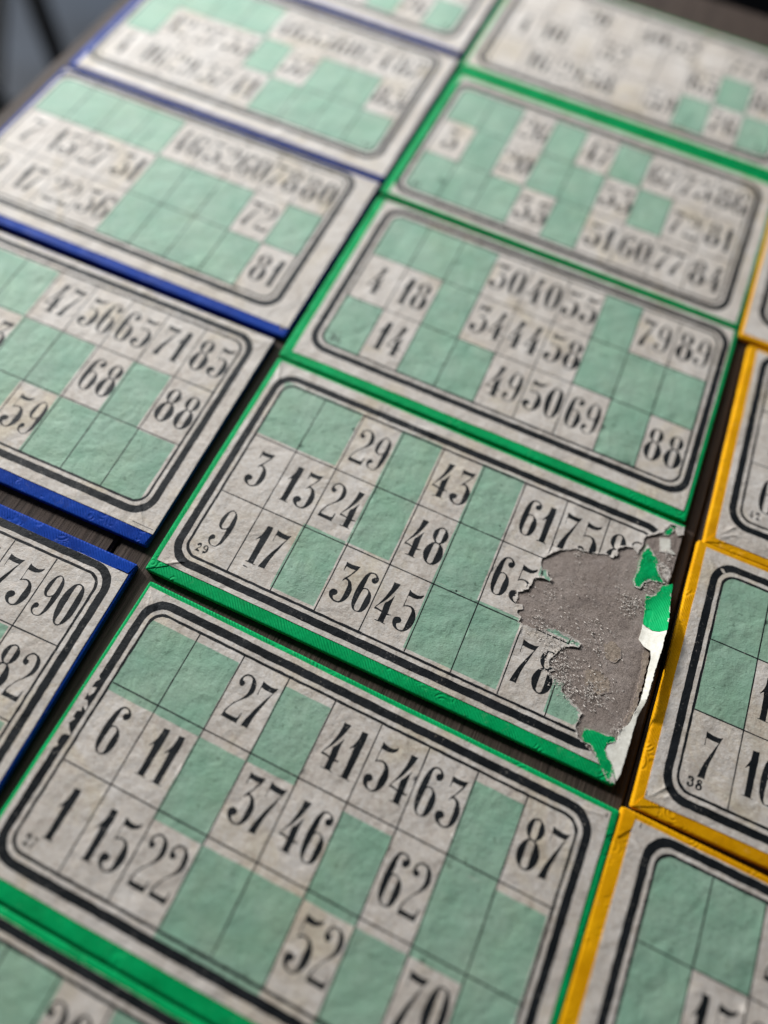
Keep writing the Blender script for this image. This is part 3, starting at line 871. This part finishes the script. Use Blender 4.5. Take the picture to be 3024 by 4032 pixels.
patch('board_ply', [[(9.98, 3.12), (10.13, 3.10), (10.15, 3.30), (10.16, 3.9), (10.165, 4.35), (10.13, 4.60), (10.06, 4.78), (10.02, 4.62), (10.09, 4.3), (10.085, 3.8), (10.06, 3.45)],
       [(9.2, 3.35), (9.36, 3.22), (9.55, 3.3), (9.62, 3.5), (9.5, 3.66), (9.3, 3.6)], [(8.95, 4.02), (9.2, 3.9), (9.5, 3.98), (9.62, 4.25), (9.4, 4.4), (9.1, 4.3)]],
      [MPLY, MCORE], .00020, fringe=.035, curl=False, amp2=.018, amp=.00018)
patch('torn_backing', [[(9.679, .54), (9.901, .465), (9.962, .708), (10.10, .775), (9.966, .827), (9.751, .869)]], [MCREAM, MFIB], .00022, fringe=.05, curl=False)
patch('torn_backing', [[(9.95, .10), (10.12, .06), (10.14, .25), (10.03, .33), (9.96, .22)]], [MFIB, MCREAM], .0004, fringe=.02, curl=False)
patch('torn_backing', [[(9.78, 1.12), (9.92, 1.05), (10.06, 1.10), (10.13, 1.32), (10.10, 1.50), (9.98, 1.44), (9.88, 1.32)]], [MFIB, MCORE], .00025, fringe=.05, curl=False)
patch('torn_backing', [[(10.05, 5.60), (10.12, 5.70), (10.16, 5.86), (10.06, 5.88), (10.02, 5.75)]], [MFIB, TGREEN], .0006, fringe=.03, curl=False)

# loose fibres standing on the bare board and along the rip
verts, faces = [], []
clusters = [(8.45, 4.15, .16, 150), (8.62, 4.45, .12, 120), (8.85, 4.62, .08, 60), (9.25, 4.45, .12, 110), (9.5, 4.5, .2, 40), (8.3, 3.78, .15, 100), (7.9, 3.6, .14, 80),
            (9.45, 2.35, .13, 90), (9.6, 2.2, .1, 40), (9.0, 3.4, .18, 50), (9.3, 3.9, .25, 40), (9.9, 1.2, .1, 60), (9.95, .9, .08, 30), (8.95, 3.0, .1, 10),
            (7.85, 2.85, .08, 24), (8.1, 1.65, .1, 20), (9.95, 4.9, .06, 40), (10.0, 1.62, .05, 20), (9.75, 1.75, .08, 30), (9.2, 4.2, .3, 40), (8.9, 2.2, .6, 60), (8.2, 2.9, .5, 60)]
for (cx, cy, sg, n) in clusters:
    for _i in range(n):
        x = rt.gauss(cx, sg); y = rt.gauss(cy, sg)
        if x > 10.05: continue
        a = rt.uniform(0, 2 * math.pi); Ls = rt.uniform(.02, .075); w = rt.uniform(.005, .016)
        h = rt.uniform(.0001, .0007)
        dx, dy = math.cos(a), math.sin(a)
        bse = len(verts)
        for k in range(4):
            t_ = k / 3
            bx = x + dx * Ls * t_ - dy * .012 * math.sin(t_ * 3) * (1 if n % 2 else -1)
            by = y + dy * Ls * t_ + dx * .012 * math.sin(t_ * 3)
            zz = T + .00012 + h * math.sin(t_ * math.pi * .8)
            for s_ in (-1, 1):
                verts.append(((bx - s_ * dy * w / 2 - CW / 2) * U, (CH / 2 - (by + s_ * dx * w / 2)) * U, zz))
        for k in range(3):
            faces.append((bse + 2 * k, bse + 2 * k + 1, bse + 2 * k + 3, bse + 2 * k + 2))
for i in range(0, len(TEAR) - 6, 1):
    px, py = TEAR[i]
    if px > 10: continue
    for _k in range(2):
        if rt.random() < .5: continue
        x = px + rt.gauss(0, .012); y = py + rt.gauss(0, .012)
        a = rt.uniform(0, 2 * math.pi); Ls = rt.uniform(.01, .04); w = rt.uniform(.003, .007); dx, dy = math.cos(a), math.sin(a)
        bse = len(verts)
        for k in range(3):
            t_ = k / 2
            for s_ in (-1, 1):
                verts.append(((x + dx * Ls * t_ - s_ * dy * w / 2 - CW / 2) * U, (CH / 2 - (y + dy * Ls * t_ + s_ * dx * w / 2)) * U, T + .0003 + .00035 * t_))
        for k in range(2): faces.append((bse + 2 * k, bse + 2 * k + 1, bse + 2 * k + 3, bse + 2 * k + 2))
fb = mesh_obj('paper_fibres', verts, faces, MFIB, torn)
fb['kind'] = 'stuff'
